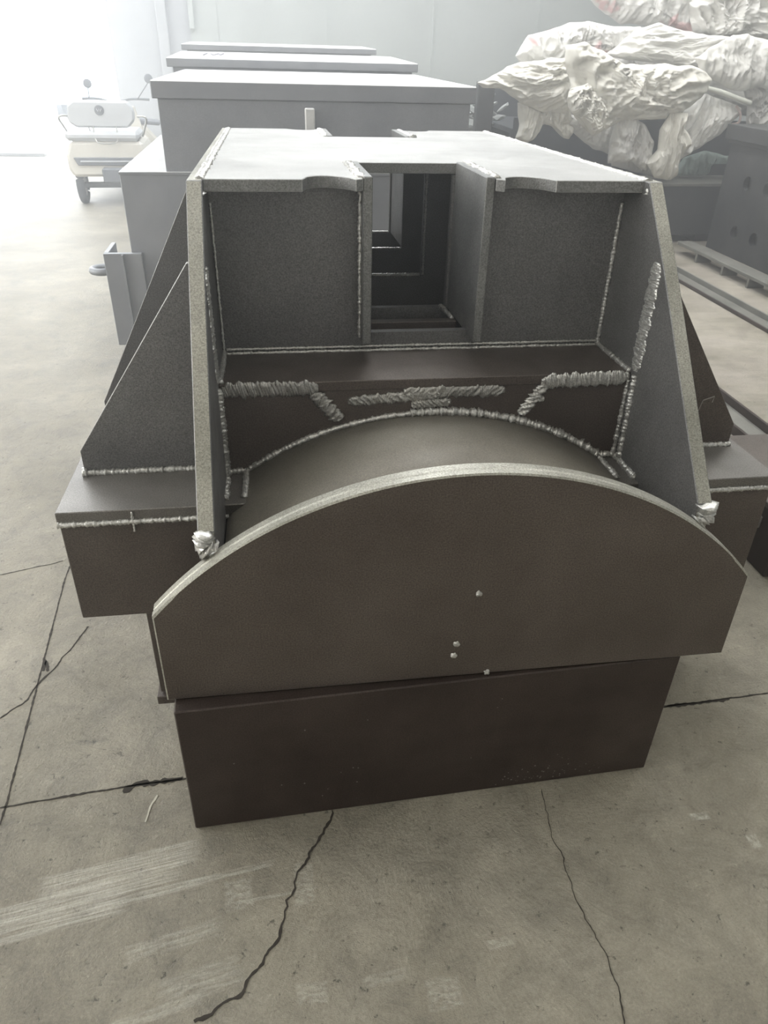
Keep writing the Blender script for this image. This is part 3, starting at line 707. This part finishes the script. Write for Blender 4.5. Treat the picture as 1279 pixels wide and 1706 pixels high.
# greenish sheet hanging under the heap
bag('plastic_sheet', 'dull green plastic sheet slumped on the beam below the bags', 6.35, [(1120, 290), (1140, 262), (1170, 252), (1200, 258), (1225, 262), (1228, 272), (1195, 268), (1180, 278), (1174, 290), (1150, 292)], depth=.04, mat=2, seed=17, fold=.04, cat='sheet')
bpy.data.objects['plastic_sheet'].data.materials[0] = plain('green_plastic', (.20, .26, .24), .5)
del bpy.data.objects['plastic_sheet']['group']

# ------------------------------------------------------------------ electric tricycle by the gate (seen from behind)
M_cream = plain('cream_enamel', (.66, .64, .58), .35, var=.03)
M_seat = plain('grey_vinyl', (.52, .54, .56), .5, var=.04)
M_tyre = plain('tyre_rubber', (.07, .075, .085), .8)
M_dark = plain('dark_plastic', (.16, .17, .19), .5)
M_chrome = plain('tube_steel', (.42, .42, .40), .35, metal=.6)
TR = empty('electric_tricycle', (-2.15, 8.05, 0), (0, 0, math.radians(3)), 'cream and white electric tricycle parked by the bright open gate, seen from behind', 'tricycle')
def tp(name, bm, m, smooth=False, parent=None): return obj(name, bm, m, parent or TR, smooth)
b = prism([(-.40, .30), (.40, .30), (.44, .38), (.44, .52), (.38, .66), (-.38, .66), (-.44, .52), (-.44, .38)], 'y', 0, .75, .03)
body = tp('body', b, M_cream)
tp('rear_panel', prism([(-.33, .42), (.33, .42), (.37, .50), (-.37, .50)], 'y', -.02, .01, .006), M_dark, parent=body)
tp('panel_strip', box(-.30, .30, -.03, -.018, .455, .47, .002), M_seat, parent=body)
tp('tail_light', box(-.08, .16, -.10, .0, .25, .40, .015), M_dark, parent=body)
for x in (-.36, .36):
    w = bmesh.new(); prof = []
    path = [(x, .22 + .16 * math.cos(2 * PI * i / 28), .19 + .16 * math.sin(2 * PI * i / 28)) for i in range(29)]
    tube(path, .045, 10, w, caps=False); wo = tp('wheel', w, M_tyre, True)
    hb = bmesh.new(); bmesh.ops.create_cone(hb, cap_ends=True, segments=20, radius1=.12, radius2=.12, depth=.05, matrix=Matrix.Translation((x, .22, .19)) @ Matrix.Rotation(PI / 2, 4, 'Y')); tp('hub', hb, M_chrome, parent=wo)
tp('axle', box(-.34, .34, .19, .25, .16, .22, .01), M_dark)
tp('seat_cushion', box(-.42, .36, -.02, .55, .66, .76, .035), M_seat)
bk = prism([(-.36, .84), (-.28, .79), (.26, .79), (.33, .86), (.34, .96), (.28, 1.05), (-.28, 1.05), (-.35, 1.00)], 'y', .02, .12, .02)
sb = tp('seat_back', bk, M_seat)
bd = bmesh.new(); bmesh.ops.create_cone(bd, cap_ends=True, segments=24, radius1=.05, radius2=.045, depth=.012, matrix=Matrix.Translation((-.02, .012, .96)) @ Matrix.Rotation(PI / 2, 4, 'X')); tp('badge', bd, M_dark, parent=sb)
bd = bmesh.new(); tube([(-.045, 0, .975), (-.032, 0, .95), (-.02, 0, .972), (-.008, 0, .95), (.005, 0, .975)], .005, 6, bd); tp('badge_emblem', bd, M_seat, parent=sb)
for s in (-1, 1):
    tp('armrest', tube(smooth_path([(s * .36, .06, .90), (s * .43, .05, .90), (s * .455, .06, .87), (s * .42, .10, .78), (s * .385, .12, .70)]), .011, 8), M_chrome, True)
for x in (-.17, -.13): tp('seat_stay', tube([(x, .07, .80), (x + .025, .07, .72)], .006, 6), M_chrome, True)
tp('grab_rail', tube(smooth_path([(-.11, .03, .80), (-.10, -.02, .68), (-.05, -.04, .645), (.08, -.04, .645), (.13, -.02, .68), (.13, .03, .80)]), .007, 8), M_chrome, True)
tp('floor_pan', box(-.33, .33, .7, 1.35, .26, .32, .01), M_cream)
tp('front_shield', prism([(-.24, .3), (.24, .3), (.30, .62), (.22, .92), (-.22, .92), (-.30, .62)], 'y', 1.3, 1.36, .01), M_cream)
hd = tp('handlebar', tube(smooth_path([(-.36, 1.2, 1.0), (-.2, 1.25, 1.0), (0, 1.3, .96), (.2, 1.25, 1.0), (.42, 1.2, 1.0)]), .014, 8), M_dark, True)
for s, xx, zz in ((-1, -.27, 1.16), (1, .44, 1.22)):
    tp('mirror_stem', tube([(s * .28, 1.22, 1.0), (xx, 1.2, zz - .03)], .006, 6), M_dark, True)
    mm_ = bmesh.new(); bmesh.ops.create_uvsphere(mm_, u_segments=20, v_segments=10, radius=.05)
    for v in mm_.verts: v.co.y *= .3
    bmesh.ops.translate(mm_, verts=mm_.verts, vec=(xx, 1.2, zz)); tp('mirror', mm_, M_dark, True)
fw_ = bmesh.new(); tube([(0, 1.35 + .18 * math.cos(2 * PI * i / 28), .22 + .18 * math.sin(2 * PI * i / 28)) for i in range(29)], .045, 10, fw_, caps=False); tp('wheel', fw_, M_tyre, True)
tp('fork', tube([(0, 1.32, .26), (0, 1.26, .98)], .02, 8), M_chrome, True)

# motorbike partly seen between the tricycle and the housings
mbk = empty('scooter', (-1.72, 10.1, 0), (0, 0, math.radians(15)), 'pale scooter half hidden between the tricycle and the grey housings', 'scooter')
obj('body', prism([(-.5, .35), (.3, .3), (.45, .45), (.5, .8), (.42, .84), (.3, .5), (-.1, .45), (-.3, .68), (-.6, .7), (-.62, .6)], 'y', -.1, .1, .03), M_cream, mbk)
obj('seat', prism([(-.6, .70), (-.1, .66), (-.08, .72), (-.6, .77)], 'y', -.11, .11, .02), M_dark, mbk)
for x in (-.5, .55):
    w = bmesh.new(); tube([(x + .19 * math.cos(2 * PI * i / 28), 0, .23 + .19 * math.sin(2 * PI * i / 28)) for i in range(29)], .04, 10, w, caps=False); obj('wheel', w, M_tyre, mbk, True)
obj('handlebar', tube([(.42, -.3, .98), (.45, 0, .94), (.42, .3, .98)], .013, 8), M_dark, mbk, True)
obj('fork', tube([(.55, 0, .25), (.45, 0, .94)], .02, 8), M_chrome, mbk, True)
# things standing outside in the glare
car = empty('parked_car', (-4.3, 21, 0), (0, 0, math.radians(80)), 'pale bluish car parked far outside beyond the gate', 'car')
obj('body', prism([(-2, .3), (2, .3), (2.05, .7), (1.3, .82), (.7, 1.25), (-1.0, 1.3), (-1.7, .85), (-2.05, .8)], 'y', -.8, .8, .06), plain('pale_blue_paint', (.45, .55, .68), .3), car)
obj('window_band', prism([(-1.5, .86), (1.05, .86), (.62, 1.2), (-.95, 1.24)], 'y', -.81, .81, .01), M_dark, car)
for x in (-1.3, 1.3):
    for y in (-.78, .78):
        w = bmesh.new(); bmesh.ops.create_cone(w, cap_ends=True, segments=24, radius1=.31, radius2=.31, depth=.2, matrix=Matrix.Translation((x, y, .31)) @ Matrix.Rotation(PI / 2, 4, 'X')); obj('wheel', w, M_tyre, car)
bn = empty('bench', (-5.4, 17.4, 0), (0, 0, math.radians(8)), 'low pale bench or trolley far outside, washed out by glare', 'bench')
obj('seat', box(-.6, .6, -.15, .15, .42, .47, .01), plain('bleached_wood', (.5, .48, .45), .8), bn)
for x in (-.5, .5): obj('leg', box(x - .03, x + .03, -.12, .12, 0, .42, .005), M_dark, bn)

# ------------------------------------------------------------------ haze volume added to imitate lens glare from the gate
def haze():
    m = bpy.data.materials.new('glare_haze'); m.use_nodes = True; nt = m.node_tree
    for n in list(nt.nodes): nt.nodes.remove(n)
    o = nt.nodes.new('ShaderNodeOutputMaterial'); v = nt.nodes.new('ShaderNodeVolumeScatter')
    v.inputs['Color'].default_value = (.96, .985, 1, 1); v.inputs['Density'].default_value = HAZE; v.inputs['Anisotropy'].default_value = .45
    nt.links.new(v.outputs[0], o.inputs['Volume'])
    tag(obj('glare_haze', box(-8.8, 7.8, -.2, 12.85, .002, 6.3, 0), m), 'thin bright haze volume added to imitate lens glare from the gate', 'haze', kind='stuff')
HAZE = .052
haze()
